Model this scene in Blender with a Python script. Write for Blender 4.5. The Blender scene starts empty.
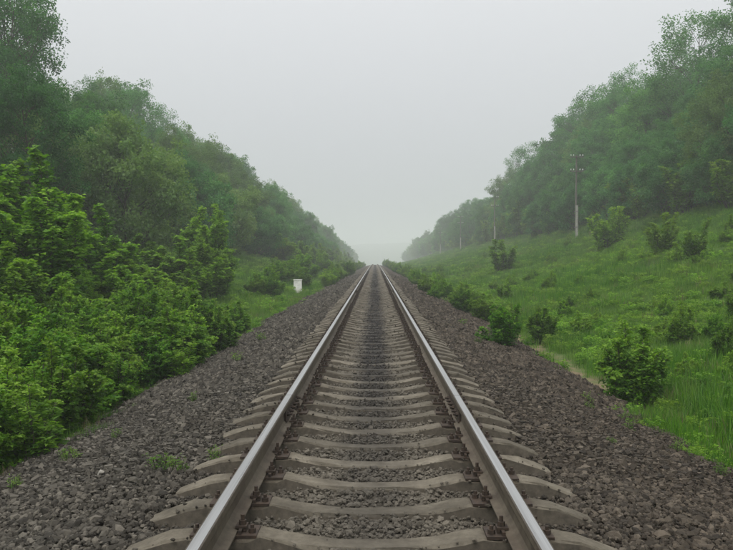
import bpy, math
import numpy as np

R = math.radians
scene = bpy.context.scene
COL = scene.collection

# ------------------------------------------------------------------ camera
# rail heads converge on the vanishing point; gauge 1.52 m and sleeper pitch 0.543 m fix height and lens
FPX = 771.0                      # focal length in pixels of the 733 px wide photograph
VPX, VPY = 375.2, 257.2
CAM = np.array((0.024, 0.0, 1.535))
cam_d = bpy.data.cameras.new('camera')
cam_d.sensor_width = 36.0
cam_d.lens = 36.0 * FPX / 733.0
cam_d.clip_start = 0.05
cam_d.clip_end = 6000.0
cam = bpy.data.objects.new('camera', cam_d)
cam.location = CAM
cam.rotation_euler = (R(90 - 1.32), 0, R(0.647))
COL.objects.link(cam)
scene.camera = cam

# ------------------------------------------------------------------ world, sun, exposure
SUN_EL, SUN_AZ = 62.0, -150.0        # azimuth from +Y, clockwise: high behind the camera, over the culvert side
world = bpy.data.worlds.new('World')
scene.world = world
world.use_nodes = True
wt = world.node_tree
wt.nodes.clear()
w_out = wt.nodes.new('ShaderNodeOutputWorld')
w_bg = wt.nodes.new('ShaderNodeBackground')
w_sky = wt.nodes.new('ShaderNodeTexSky')
w_sky.sky_type = 'NISHITA'
w_sky.sun_disc = False
w_sky.sun_elevation = R(SUN_EL)
w_sky.sun_rotation = R(SUN_AZ)
w_sky.dust_density = 6.0
w_sat = wt.nodes.new('ShaderNodeHueSaturation')
w_sat.inputs['Saturation'].default_value = 0.15
w_mix = wt.nodes.new('ShaderNodeMix')
w_mix.data_type = 'RGBA'
w_mix.inputs[0].default_value = 0.85          # a cloud layer over the clear sky
wt.links.new(w_sky.outputs[0], w_sat.inputs['Color'])
wt.links.new(w_sat.outputs[0], w_mix.inputs[6])
# cloud layer of an overcast day: unseen zenith raised to light ground and foliage
w_tc = wt.nodes.new('ShaderNodeTexCoord')
w_sep = wt.nodes.new('ShaderNodeSeparateXYZ')
w_rng = wt.nodes.new('ShaderNodeMapRange')
w_ramp = wt.nodes.new('ShaderNodeMix'); w_ramp.data_type = 'RGBA'
wt.links.new(w_tc.outputs['Generated'], w_sep.inputs[0])
wt.links.new(w_sep.outputs[2], w_rng.inputs[0])
wt.links.new(w_rng.outputs[0], w_ramp.inputs[0])
w_ramp.inputs[6].default_value = (4.2, 4.42, 4.75, 1)
w_ramp.inputs[7].default_value = (13.4, 13.4, 13.5, 1)
wt.links.new(w_ramp.outputs[2], w_mix.inputs[7])
wt.links.new(w_mix.outputs[2], w_bg.inputs['Color'])
w_bg.inputs['Strength'].default_value = 0.1
wt.links.new(w_bg.outputs[0], w_out.inputs['Surface'])

sun_d = bpy.data.lights.new('sun', 'SUN')
sun_d.energy = 1.5
sun_d.angle = R(40)
sun_d.color = (1.0, 0.97, 0.92)
sun = bpy.data.objects.new('sun', sun_d)
sun.rotation_euler = (R(-(90 - SUN_EL)), 0, R(-SUN_AZ))
COL.objects.link(sun)

scene.view_settings.view_transform = 'Standard'
scene.view_settings.look = 'None'
scene.view_settings.exposure = 0.27
scene.view_settings.gamma = 1.0
cy = scene.cycles
cy.max_bounces = 8
cy.diffuse_bounces = 4
cy.glossy_bounces = 2
cy.transmission_bounces = 3
cy.volume_bounces = 6
cy.transparent_max_bounces = 4
cy.use_denoising = True
HAZE_DENSITY = 0.0018

# ------------------------------------------------------------------ helpers
def noise2(x, y, seed=0, octs=5, base=0.08):
    r = np.random.default_rng(seed)
    v = np.zeros_like(np.asarray(x, float) + np.asarray(y, float))
    a, f = 1.0, base
    for _ in range(octs):
        for _k in range(3):
            t = r.uniform(0, 6.283)
            v = v + a * np.sin((np.cos(t) * x + np.sin(t) * y) * f * 6.283 * r.uniform(.7, 1.3) + r.uniform(0, 6.283))
        a *= .55
        f *= 2.1
    return v / 3.0

def crest(y):
    y = np.asarray(y, float)
    u = np.clip(y - 27, 0, 500)
    return -1.85e-5 * u * u - .0185 * np.clip(y - 527, 0, 400)

XL = np.array([0, 3.0, 3.5, 4.2, 4.8, 6.0, 9.0, 13.0, 16.0, 22.0, 32.0, 50.0, 90.0, 400.0])
ZL = np.array([-.55, -.56, -.62, -.78, -.68, -.42, .35, 1.45, 2.45, 5.3, 9.5, 14.0, 20.0, 30.0])
XR = np.array([0, 3.0, 3.4, 4.0, 4.6, 6.0, 9.0, 12.0, 15.0, 18.0, 20.0, 23.0, 30.0, 45.0, 90.0, 400.0])
ZR = np.array([-.55, -.56, -.62, -.80, -.72, -.50, .05, .82, 1.70, 2.82, 3.66, 5.10, 8.2, 13.5, 20.0, 30.0])

def ground_z(x, y):
    x = np.asarray(x, float); y = np.asarray(y, float)
    base = np.where(x < 0, np.interp(-x, XL, ZL), np.interp(x, XR, ZR))
    rough = np.clip((np.abs(x) - 3.4) / 4.0, 0, 1)
    n = noise2(x, y, 5, 5, .035) * .28 * rough
    far = 1 - .35 * np.clip((y - 150) / 300, 0, 1)      # the banks get lower further on
    base = np.where(base > 0, base * far, base)
    return base + n + crest(y)

def ballast_z(x, y):
    ax = np.abs(x)
    z = np.interp(ax, [0, .45, .70, 1.0, 1.33, 1.75, 2.4, 3.1, 3.6, 3.9], [-.038, -.037, -.046, -.080, -.076, -.118, -.27, -.46, -.60, -.75])
    amp = np.interp(ax, [0, 1.3, 1.8, 3.5], [.006, .008, .025, .045])
    return z + noise2(x, y, 11, 4, .22) * amp + crest(y)

def mk_mesh(name, verts, faces, mats=(), smooth=False, mat_idx=None, attrs=None):
    """verts (n,3); faces = array (m,k) or a list of such arrays"""
    me = bpy.data.meshes.new(name)
    v = np.ascontiguousarray(np.asarray(verts, np.float32))
    groups = faces if isinstance(faces, list) else [faces]
    groups = [np.asarray(g, np.int32) for g in groups if len(g)]
    loops = np.concatenate([g.ravel() for g in groups])
    tot = np.concatenate([np.full(len(g), g.shape[1], np.int32) for g in groups])
    start = np.concatenate([[0], np.cumsum(tot)[:-1]]).astype(np.int32)
    me.vertices.add(len(v)); me.vertices.foreach_set('co', v.ravel())
    me.loops.add(len(loops)); me.loops.foreach_set('vertex_index', loops)
    me.polygons.add(len(tot)); me.polygons.foreach_set('loop_start', start)
    if mat_idx is not None:
        me.polygons.foreach_set('material_index', np.asarray(mat_idx, np.int32))
    me.polygons.foreach_set('use_smooth', np.full(len(tot), smooth, bool))
    for m in mats:
        me.materials.append(m)
    for k, val in (attrs or {}).items():
        a = me.attributes.new(k, 'FLOAT', 'FACE')
        a.data.foreach_set('value', np.ascontiguousarray(np.asarray(val, np.float32)))
    me.update(calc_edges=True)
    return me

def link(name, me, parent=None, loc=None, label=None, cat=None, group=None, kind=None):
    o = bpy.data.objects.new(name, me)
    COL.objects.link(o)
    if parent is not None: o.parent = parent
    if loc is not None: o.location = [float(c) for c in loc]
    if label: o['label'] = label
    if cat: o['category'] = cat
    if group: o['group'] = group
    if kind: o['kind'] = kind
    return o

class MB:
    """small mesh builder"""
    def __init__(s): s.v = []; s.f = []; s.mi = []
    def add(s, vs, fs, m=0):
        b = len(s.v); s.v += [tuple(map(float, p)) for p in vs]
        for f in fs: s.f.append([b + i for i in f]); s.mi.append(m)
    def box(s, c, d, m=0, taper=1.0, rz=0.0):
        x, y, z = d[0] / 2, d[1] / 2, d[2] / 2
        vs = []
        for zz, t in ((-z, 1), (z, taper)):
            for sx, sy in ((-1, -1), (1, -1), (1, 1), (-1, 1)):
                px, py = sx * x * t, sy * y * t
                vs.append((c[0] + px * math.cos(rz) - py * math.sin(rz), c[1] + px * math.sin(rz) + py * math.cos(rz), c[2] + zz))
        s.add(vs, [(0, 3, 2, 1), (4, 5, 6, 7), (0, 1, 5, 4), (1, 2, 6, 5), (2, 3, 7, 6), (3, 0, 4, 7)], m)
    def prism(s, c, r, h, n=6, m=0, r2=None, axis='z'):
        r2 = r if r2 is None else r2
        vs = []
        for k, (zz, rr) in enumerate(((0, r), (h, r2))):
            for i in range(n):
                a = 6.28318 * i / n
                u, w = rr * math.cos(a), rr * math.sin(a)
                vs.append((c[0] + u, c[1] + w, c[2] + zz) if axis == 'z' else ((c[0] + zz, c[1] + u, c[2] + w) if axis == 'x' else (c[0] + w, c[1] + zz, c[2] + u)))
        s.add(vs, [tuple(range(n - 1, -1, -1)), tuple(range(n, 2 * n))] + [(i, (i + 1) % n, n + (i + 1) % n, n + i) for i in range(n)], m)
    def mesh(s, name, mats, smooth=False):
        me = bpy.data.meshes.new(name)
        me.from_pydata(s.v, [], s.f)
        for m in mats: me.materials.append(m)
        me.polygons.foreach_set('material_index', s.mi)
        me.polygons.foreach_set('use_smooth', [smooth] * len(s.f))
        me.update()
        return me

# ------------------------------------------------------------------ materials
def new_mat(name):
    m = bpy.data.materials.new(name)
    m.use_nodes = True
    nt = m.node_tree
    nt.nodes.clear()
    out = nt.nodes.new('ShaderNodeOutputMaterial')
    b = nt.nodes.new('ShaderNodeBsdfPrincipled')
    nt.links.new(b.outputs[0], out.inputs[0])
    return m, nt, b, out

def N(nt, t, **kw):
    n = nt.nodes.new(t)
    for k, v in kw.items(): setattr(n, k, v)
    return n

def ramp(nt, fac, stops):
    r = N(nt, 'ShaderNodeValToRGB')
    while len(r.color_ramp.elements) < len(stops): r.color_ramp.elements.new(.5)
    for e, (p, c) in zip(r.color_ramp.elements, stops):
        e.position = p; e.color = (*c, 1)
    nt.links.new(fac, r.inputs[0])
    return r.outputs[0]

def noise(nt, scale, detail=4, rough=.6, vec=None, dim='3D'):
    n = N(nt, 'ShaderNodeTexNoise')
    n.inputs['Scale'].default_value = scale
    n.inputs['Detail'].default_value = detail
    n.inputs['Roughness'].default_value = rough
    if vec is not None: nt.links.new(vec, n.inputs['Vector'])
    return n.outputs[0]

def mathn(nt, op, a, b=None, clamp=False):
    n = N(nt, 'ShaderNodeMath', operation=op)
    n.use_clamp = clamp
    for i, v in enumerate((a, b)):
        if v is None: continue
        if isinstance(v, (int, float)): n.inputs[i].default_value = v
        else: nt.links.new(v, n.inputs[i])
    return n.outputs[0]

def mixc(nt, fac, a, b, blend='MIX'):
    n = N(nt, 'ShaderNodeMix', data_type='RGBA', blend_type=blend)
    for i, v in ((0, fac), (6, a), (7, b)):
        if isinstance(v, (int, float)): n.inputs[i].default_value = v
        elif isinstance(v, tuple): n.inputs[i].default_value = (*v, 1)
        else: nt.links.new(v, n.inputs[i])
    return n.outputs[2]

def bump(nt, b, h, strength, dist=.02):
    n = N(nt, 'ShaderNodeBump')
    n.inputs['Strength'].default_value = strength
    n.inputs['Distance'].default_value = dist
    nt.links.new(h, n.inputs['Height'])
    nt.links.new(n.outputs[0], b.inputs['Normal'])

def pos(nt): return N(nt, 'ShaderNodeNewGeometry').outputs['Position']
def xyz(nt, v):
    s = N(nt, 'ShaderNodeSeparateXYZ'); nt.links.new(v, s.inputs[0]); return s.outputs

def leaf_mat(name, dark, mid, light, trans=.3):
    m, nt, b, out = new_mat(name)
    at = N(nt, 'ShaderNodeAttribute', attribute_name='tint')
    oi = N(nt, 'ShaderNodeObjectInfo')
    j = mathn(nt, 'MULTIPLY_ADD', oi.outputs['Random'], .4)
    j.node.inputs[2].default_value = -.18
    f = mathn(nt, 'ADD', at.outputs['Fac'], j, True)
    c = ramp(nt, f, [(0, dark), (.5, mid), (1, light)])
    wn = N(nt, 'ShaderNodeTexWhiteNoise', noise_dimensions='1D'); nt.links.new(oi.outputs['Random'], wn.inputs['W'])
    br = mathn(nt, 'MULTIPLY_ADD', wn.outputs['Value'], .4); br.node.inputs[2].default_value = .84
    bc = N(nt, 'ShaderNodeCombineColor')
    for q in range(3): nt.links.new(br, bc.inputs[q])
    c = mixc(nt, 1.0, c, bc.outputs[0], 'MULTIPLY')
    nt.links.new(c, b.inputs['Base Color'])
    b.inputs['Roughness'].default_value = .55
    b.inputs['Specular IOR Level'].default_value = .3
    t = N(nt, 'ShaderNodeBsdfTranslucent')
    tc = mixc(nt, 1.0, c, (1.15, 1.25, .55), 'MULTIPLY')
    nt.links.new(tc, t.inputs['Color'])
    mx = N(nt, 'ShaderNodeMixShader')
    mx.inputs[0].default_value = trans
    nt.links.new(b.outputs[0], mx.inputs[1]); nt.links.new(t.outputs[0], mx.inputs[2])
    nt.links.new(mx.outputs[0], out.inputs[0])
    return m

M = {}
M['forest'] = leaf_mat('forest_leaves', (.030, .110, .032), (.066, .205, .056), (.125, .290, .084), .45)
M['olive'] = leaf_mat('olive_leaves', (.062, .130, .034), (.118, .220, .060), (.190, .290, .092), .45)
M['maple'] = leaf_mat('sapling_leaves', (.028, .090, .007), (.088, .205, .013), (.225, .375, .040), .45)
M['shrub'] = leaf_mat('shrub_leaves', (.022, .082, .007), (.070, .192, .012), (.190, .345, .034), .45)
M['herb'] = leaf_mat('herb_leaves', (.044, .112, .011), (.108, .225, .020), (.230, .360, .048), .45)
M['grass'] = leaf_mat('grass_blades', (.058, .132, .018), (.108, .215, .032), (.190, .290, .062), .4)
M['lime'] = leaf_mat('lime_leaves', (.042, .135, .034), (.090, .240, .058), (.160, .335, .086), .45)
M['drygrass'] = leaf_mat('dry_grass', (.10, .085, .04), (.17, .14, .075), (.24, .20, .12), .2)

m, nt, b, out = new_mat('bark')
p = pos(nt)
c = ramp(nt, noise(nt, 9, 5), [(.3, (.035, .030, .022)), (.7, (.095, .082, .062))])
nt.links.new(c, b.inputs['Base Color']); b.inputs['Roughness'].default_value = .9
M['bark'] = m

m, nt, b, out = new_mat('earth_and_grass')
p = pos(nt)
n1 = noise(nt, .35, 6, .65, p); n2 = noise(nt, 3.0, 5, .6, p)
c = ramp(nt, n1, [(.35, (.050, .100, .020)), (.6, (.078, .142, .030))])
c = mixc(nt, mathn(nt, 'MULTIPLY', n2, .35), c, (.06, .06, .026))
s = xyz(nt, p)
# bare sandy strip down the drain beside the ballast
d = mathn(nt, 'ABSOLUTE', mathn(nt, 'SUBTRACT', s[0], mathn(nt, 'ADD', mathn(nt, 'MULTIPLY', noise(nt, .25, 3, .5, p), .9), 3.45)))
strip = mathn(nt, 'SUBTRACT', 1.0, mathn(nt, 'DIVIDE', d, .62), True)
sand = ramp(nt, noise(nt, 14, 6, .7, p), [(.3, (.09, .066, .040)), (.7, (.25, .195, .125))])
c = mixc(nt, mathn(nt, 'MULTIPLY', strip, mathn(nt, 'MULTIPLY', mathn(nt, 'SUBTRACT', noise(nt, 2.2, 5, .7, p), .36, True), 7.0), True), c, sand)
nt.links.new(c, b.inputs['Base Color']); b.inputs['Roughness'].default_value = .95
b.inputs['Specular IOR Level'].default_value = .1
bump(nt, b, n2, .6, .12)
M['ground'] = m

def stain(nt, p, c, amount):
    """oil dripped between the rails, heavier a little way along"""
    s = xyz(nt, p)
    w = mathn(nt, 'ADD', mathn(nt, 'ABSOLUTE', s[0]), mathn(nt, 'MULTIPLY', mathn(nt, 'SUBTRACT', noise(nt, 3.0, 4, .6, p), .5), .30))
    k = mathn(nt, 'SUBTRACT', 1.0, mathn(nt, 'DIVIDE', w, .34), True)
    k = mathn(nt, 'MULTIPLY', k, 1.5, True)
    along = mathn(nt, 'ADD', mathn(nt, 'DIVIDE', mathn(nt, 'SUBTRACT', s[1], 3.0), 11.0, True), .22, True)
    k = mathn(nt, 'MULTIPLY', mathn(nt, 'MULTIPLY', k, along), amount)
    return mixc(nt, k, c, (.016, .016, .018))

def dusty(nt, p, c):
    """pale concrete and brake dust caught between the rails"""
    a = mathn(nt, 'ABSOLUTE', xyz(nt, p)[0])
    k = mathn(nt, 'MULTIPLY', mathn(nt, 'SUBTRACT', .78, a, True), 3.0, True)
    return mixc(nt, mathn(nt, 'MULTIPLY', k, mathn(nt, 'MULTIPLY', noise(nt, 8, 5, .7, p), 1.0)), c, (.165, .148, .118))

m, nt, b, out = new_mat('ballast_stone')
p = pos(nt)
at = N(nt, 'ShaderNodeAttribute', attribute_name='tint')
s = xyz(nt, p)
side = mathn(nt, 'MULTIPLY_ADD', s[0], .22, True); side.node.inputs[2].default_value = .42
patch = mathn(nt, 'ADD', side, mathn(nt, 'MULTIPLY', mathn(nt, 'SUBTRACT', noise(nt, .7, 4, .6, p), .5), .9), True)
grey = ramp(nt, at.outputs['Fac'], [(0, (.022, .020, .016)), (.5, (.072, .065, .053)), (.93, (.165, .149, .122)), (1, (.34, .32, .28))])
brown = ramp(nt, at.outputs['Fac'], [(0, (.018, .014, .010)), (.5, (.062, .049, .036)), (.93, (.135, .108, .080)), (1, (.34, .31, .27))])
c = mixc(nt, patch, grey, brown)
c = mixc(nt, mathn(nt, 'MULTIPLY', noise(nt, 60, 4, .7, p), .5), c, (.045, .04, .034))
c = dusty(nt, p, c)
c = stain(nt, p, c, .82)
nt.links.new(c, b.inputs['Base Color']); b.inputs['Roughness'].default_value = .9
b.inputs['Specular IOR Level'].default_value = .2
bump(nt, b, noise(nt, 90, 4, .65, p), .5, .006)
M['stone'] = m

m, nt, b, out = new_mat('ballast_bed')
p = pos(nt)
vo = N(nt, 'ShaderNodeTexVoronoi'); vo.inputs['Scale'].default_value = 19; nt.links.new(p, vo.inputs['Vector'])
hue = xyz(nt, vo.outputs['Color'])[0]
s = xyz(nt, p)
grey = ramp(nt, hue, [(0, (.030, .026, .020)), (.5, (.068, .060, .047)), (1, (.128, .115, .092))])
brown = ramp(nt, hue, [(0, (.023, .018, .014)), (.5, (.056, .044, .034)), (1, (.100, .081, .064))])
side = mathn(nt, 'MULTIPLY_ADD', s[0], .22, True); side.node.inputs[2].default_value = .42
patch = mathn(nt, 'ADD', side, mathn(nt, 'MULTIPLY', mathn(nt, 'SUBTRACT', noise(nt, .7, 4, .6, p), .5), .9), True)
c = mixc(nt, patch, grey, brown)
c = dusty(nt, p, c)
c = stain(nt, p, c, .82)
nt.links.new(c, b.inputs['Base Color']); b.inputs['Roughness'].default_value = .95
b.inputs['Specular IOR Level'].default_value = .1
bump(nt, b, mathn(nt, 'SUBTRACT', 1.0, vo.outputs['Distance']), 1.0, .05)
M['bed'] = m

m, nt, b, out = new_mat('sleeper_concrete')
p = pos(nt)
oi = N(nt, 'ShaderNodeObjectInfo')
n1 = noise(nt, 5.5, 6, .65, p)
c = ramp(nt, n1, [(.25, (.078, .067, .050)), (.55, (.152, .134, .103)), (.8, (.225, .200, .157))])
c = mixc(nt, mathn(nt, 'MULTIPLY', mathn(nt, 'SUBTRACT', noise(nt, 26, 6, .75, p), .42, True), 2.2, True), c, (.075, .066, .052))
vr = mathn(nt, 'MULTIPLY_ADD', oi.outputs['Random'], .45); vr.node.inputs[2].default_value = .75
vc = N(nt, 'ShaderNodeCombineColor')
for i in range(3): nt.links.new(vr, vc.inputs[i])
c = mixc(nt, 1.0, c, vc.outputs[0], 'MULTIPLY')
c = stain(nt, p, c, .7)
s = xyz(nt, p)
# rust and brake dust round the rail seats
rd = mathn(nt, 'ABSOLUTE', mathn(nt, 'SUBTRACT', mathn(nt, 'ABSOLUTE', s[0]), .80))
rk = mathn(nt, 'SUBTRACT', 1.0, mathn(nt, 'DIVIDE', mathn(nt, 'ADD', rd, mathn(nt, 'MULTIPLY', noise(nt, 9, 4, .6, p), .16)), .30), True)
c = mixc(nt, mathn(nt, 'MULTIPLY', rk, 1.5, True), c, (.055, .040, .028))
nt.links.new(c, b.inputs['Base Color']); b.inputs['Roughness'].default_value = .9
b.inputs['Specular IOR Level'].default_value = .2
bump(nt, b, noise(nt, 40, 6, .7, p), .55, .012)
M['sleeper'] = m

m, nt, b, out = new_mat('fastening_steel')
p = pos(nt)
c = ramp(nt, noise(nt, 38, 5, .7, p), [(.3, (.022, .017, .014)), (.6, (.060, .040, .027)), (.8, (.105, .060, .034))])
nt.links.new(c, b.inputs['Base Color']); b.inputs['Roughness'].default_value = .75; b.inputs['Metallic'].default_value = .2
M['rust'] = m

m, nt, b, out = new_mat('rail_side_dust')
p = pos(nt)
c = ramp(nt, noise(nt, 7, 6, .7, p), [(.3, (.056, .043, .030)), (.55, (.110, .090, .064)), (.8, (.155, .130, .096))])
c = mixc(nt, mathn(nt, 'MULTIPLY', mathn(nt, 'SUBTRACT', noise(nt, 2.2, 4, .7, p), .48, True), 3.0, True), c, (.062, .042, .028))
nt.links.new(c, b.inputs['Base Color']); b.inputs['Roughness'].default_value = .8; b.inputs['Metallic'].default_value = .1
bump(nt, b, noise(nt, 60, 5, .7, p), .3, .005)
M['railside'] = m

m, nt, b, out = new_mat('rail_head_steel')
p = pos(nt)
st = N(nt, 'ShaderNodeMapping'); st.inputs['Scale'].default_value = (60, .6, 20); nt.links.new(p, st.inputs['Vector'])
n1 = noise(nt, 1.0, 4, .6, st.outputs[0])
c = ramp(nt, n1, [(.3, (.38, .37, .36)), (.7, (.58, .58, .58))])
nt.links.new(c, b.inputs['Base Color']); b.inputs['Metallic'].default_value = 1.0
rr = mathn(nt, 'MULTIPLY_ADD', n1, .22); rr.node.inputs[2].default_value = .20
nt.links.new(rr, b.inputs['Roughness'])
M['railhead'] = m

m, nt, b, out = new_mat('rail_head_side')
p = pos(nt)
c = ramp(nt, noise(nt, 30, 5, .7, p), [(.3, (.050, .038, .028)), (.7, (.105, .084, .064))])
nt.links.new(c, b.inputs['Base Color']); b.inputs['Metallic'].default_value = .55; b.inputs['Roughness'].default_value = .55
M['raildull'] = m

m, nt, b, out = new_mat('pole_wood')
p = pos(nt)
st = N(nt, 'ShaderNodeMapping'); st.inputs['Scale'].default_value = (14, 14, 1.0); nt.links.new(p, st.inputs['Vector'])
c = ramp(nt, noise(nt, 1, 5, .6, st.outputs[0]), [(.3, (.085, .076, .064)), (.7, (.16, .145, .124))])
nt.links.new(c, b.inputs['Base Color']); b.inputs['Roughness'].default_value = .9
M['wood'] = m

def plain(name, col, rough=.8, metal=0.0, sc=8, var=.25):
    m, nt, b, out = new_mat(name)
    lo = tuple(x * (1 - var) for x in col); hi = tuple(min(1, x * (1 + var)) for x in col)
    c = ramp(nt, noise(nt, sc, 6, .7, pos(nt)), [(.3, lo), (.7, hi)])
    nt.links.new(c, b.inputs['Base Color']); b.inputs['Roughness'].default_value = rough; b.inputs['Metallic'].default_value = metal
    return m
M['conc'] = plain('pale_concrete', (.34, .33, .30), .9)
M['porcelain'] = plain('porcelain', (.75, .75, .74), .3, var=.08)
M['whitewash'] = plain('whitewashed_concrete', (.78, .77, .74), .85, sc=4, var=.2)
M['twine'] = plain('galvanised_wire', (.2, .19, .18), .6, .5)
M['hill'] = plain('distant_wood', (.035, .065, .03), .95, sc=.03, var=.4)

# ------------------------------------------------------------------ terrain
def grid(xs, ys, zf):
    X, Y = np.meshgrid(xs, ys)
    Z = zf(X, Y)
    nx, ny = len(xs), len(ys)
    i = (np.arange(ny - 1)[:, None] * nx + np.arange(nx - 1)[None]).ravel()
    return np.stack([X.ravel(), Y.ravel(), Z.ravel()], 1), np.stack([i, i + 1, i + nx + 1, i + nx], 1)

xs = np.concatenate([-np.geomspace(60, 1200, 14)[::-1], np.arange(-58, -8, 2.0), np.arange(-8, -3, .35), np.arange(-3, 3.01, 1.0),
                     np.arange(3.2, 8, .35), np.arange(8, 58, 2.0), np.geomspace(60, 1200, 14)])
ys = np.concatenate([np.arange(-40, 60, 1.0), np.arange(60, 200, 3.0), np.arange(200, 460, 12.0), np.geomspace(470, 2600, 24)])
v, f = grid(xs, ys, ground_z)
link('ground', mk_mesh('ground', v, f, [M['ground']], True), kind='structure')

xs = np.concatenate([[-3.9], np.arange(-3.6, 3.61, .2), [3.9]])
ys = np.concatenate([np.arange(-20, 40, .4), np.arange(40, 346, 2.5)])
v, f = grid(xs, ys, lambda x, y: ballast_z(x, y) - .018)
link('track_bed', mk_mesh('track_bed', v, f, [M['bed']], True), kind='structure')

# far hill closing the valley
xs = np.arange(-900, 901, 30.0); ys = np.linspace(1150, 1900, 16)
def hz(x, y):
    t = (y - 1150) / 750
    return -30 + 58 * np.sin(np.clip(t, 0, 1) * 3.14159 / 2) * (1 + .12 * np.sin(x / 170 + 1) + .05 * np.sin(x / 61)) + noise2(x, y, 3, 4, .006) * 4
v, f = grid(xs, ys, hz)
link('hill', mk_mesh('hill', v, f, [M['hill']], True), kind='structure')

# ------------------------------------------------------------------ rails (25 m lengths, joints at 7.3 m + 25 k)
RAIL_TOP = .225
rng = np.random.default_rng(1)
# half profile from the foot up, x outward, z from rail top
prof = [(.075, -.180), (.075, -.171), (.030, -.158), (.012, -.140), (.009, -.095), (.012, -.055), (.022, -.044),
        (.0375, -.036), (.0375, -.010), (.034, -.003), (.026, 0.0)]
prof_full = prof + [(-x, z) for x, z in prof[::-1]]
NP = len(prof_full)
JOINTS = [7.3 + 25 * k for k in range(-1, 14)]
def rail_mesh(y0, y1):
    yy = np.linspace(y0, y1, 11)
    V = []; F = []; MI = []
    for i, y in enumerate(yy):
        for (px, pz) in prof_full: V.append((px, y - y0, pz + float(crest(y))))
    for i in range(len(yy) - 1):
        for k in range(NP):
            k2 = (k + 1) % NP
            F.append((i * NP + k, i * NP + k2, (i + 1) * NP + k2, (i + 1) * NP + k))
            MI.append(1 if k == 10 else 2 if k in (8, 9, 11, 12) else 0)
    F = [F, ]
    caps = [list(range(NP))[::-1], [(len(yy) - 1) * NP + k for k in range(NP)]]
    me = bpy.data.meshes.new('rail')
    me.from_pydata(V, [], [tuple(q) for q in F[0]] + [tuple(q) for q in caps])
    me.materials.append(M['railside']); me.materials.append(M['railhead']); me.materials.append(M['raildull'])
    me.polygons.foreach_set('material_index', MI + [0, 0])
    me.update()
    return me
def fishplate_mesh(sx):
    mb = MB()
    for sec in ((-.158, -.146, .012, .040), (-.146, -.052, .010, .030), (-.052, -.040, .012, .036)):
        z0, z1, xa, xb = sec
        mb.box((sx * (xa + xb) / 2, 0, (z0 + z1) / 2), (xb - xa, .98, z1 - z0), 0)
    return mb.mesh('fishplate', [M['rust']])
def fish_bolt_mesh(sx):
    mb = MB()
    mb.prism((sx * .030 if sx > 0 else -.052, 0, -.098), .021, .022, 6, 0, axis='x')
    mb.prism((sx * .050 if sx > 0 else -.074, 0, -.098), .012, .024, 8, 0, axis='x')
    return mb.mesh('fish_bolt', [M['rust']])
FP = {s: fishplate_mesh(s) for s in (-1, 1)}
FB = {s: fish_bolt_mesh(s) for s in (-1, 1)}
for sx, where in ((-1, 'on the culvert block side'), (1, 'on the utility pole side')):
    for k in range(len(JOINTS) - 1):
        y0, y1 = JOINTS[k] + .005, JOINTS[k + 1] - .005
        first = k == 0
        o = link('rail', rail_mesh(y0, y1), None, (sx * .7975, y0, RAIL_TOP),
                 ('dusty steel rail with shiny head up to first joint, ' if first else 'shiny steel rail length beyond the first joint, ') + where,
                 'rail', 'rail lengths of the single track')
        if k < 4:
            for s in (-1, 1):
                p_ = link('fishplate', FP[s], o, (0, y1 - y0 + .005, float(crest(y1))))
                for q in (-.40, -.25, -.09, .09, .25, .40):
                    link('bolt', FB[s], p_, (0, q, 0))

# ------------------------------------------------------------------ concrete sleepers
M['sleeper_side'] = plain('grimy_shaded_sleeper_side', (.085, .072, .054), .95, sc=20, var=.4)  # side faces: grime plus shade between sleepers, painted into one darker colour
def sleeper_mesh(seed, fine=True):
    r = np.random.default_rng(seed)
    xs = [0, .18, .36, .50, .60, .66, .95, 1.0, 1.12, 1.25, 1.345, 1.352]
    zt = [-.028, -.026, -.012, .016, .036, .026, .024, .030, .008, -.030, -.066, -.074]
    wt = [.176, .176, .176, .176, .176, .180, .180, .176, .172, .168, .162, .150]
    xs = [-a for a in xs[:0:-1]] + xs; zt = zt[:0:-1] + zt; wt = wt[:0:-1] + wt
    V = []; F = []
    for x, z, w in zip(xs, zt, wt):
        j = r.normal(0, .005, 6) if fine else np.zeros(6)
        c = .012
        V += [(x, -.115, -.22), (x, -w / 2 + j[0], z - c + j[4]), (x, -w / 2 + c + j[1], z + j[2]), (x, w / 2 - c + j[1], z + j[3]), (x, w / 2 + j[0], z - c + j[5]), (x, .115, -.22)]
    n = len(xs)
    for i in range(n - 1):
        for k in range(5):
            F.append((i * 6 + k, i * 6 + k + 1, (i + 1) * 6 + k + 1, (i + 1) * 6 + k))
    F.append(tuple(range(6))[::-1]); F.append(tuple((n - 1) * 6 + k for k in range(6)))
    me = bpy.data.meshes.new('sleeper')
    me.from_pydata(V, [], [f[::-1] for f in F])
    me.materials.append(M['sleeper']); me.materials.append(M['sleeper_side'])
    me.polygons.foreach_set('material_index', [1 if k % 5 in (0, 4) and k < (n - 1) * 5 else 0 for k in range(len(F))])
    me.update()
    return me
def plate_mesh():
    mb = MB()
    mb.box((0, 0, .0345), (.36, .17, .016))
    for s in (-1, 1): mb.box((s * .088, 0, .052), (.018, .15, .022))
    return mb.mesh('tie_plate', [M['rust']])
def clip_mesh():
    mb = MB(); mb.box((0, 0, .068), (.062, .07, .012)); mb.box((.022, 0, .056), (.016, .07, .02)); return mb.mesh('clip', [M['rust']])
def nut_mesh(h):
    mb = MB(); mb.prism((0, 0, 0), .021, .024, 6); mb.prism((0, 0, .024), .011, h, 8); return mb.mesh('bolt', [M['rust']])
def seat_mesh():
    mb = MB(); mb.box((0, 0, .0345), (.36, .17, .016))
    for s in (-1, 1):
        mb.box((s * .09, 0, .062), (.05, .08, .03)); mb.prism((s * .095, 0, .075), .018, .05, 6); mb.prism((s * .15, 0, .042), .018, .05, 6)
    return mb.mesh('tie_plate', [M['rust']])
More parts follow.
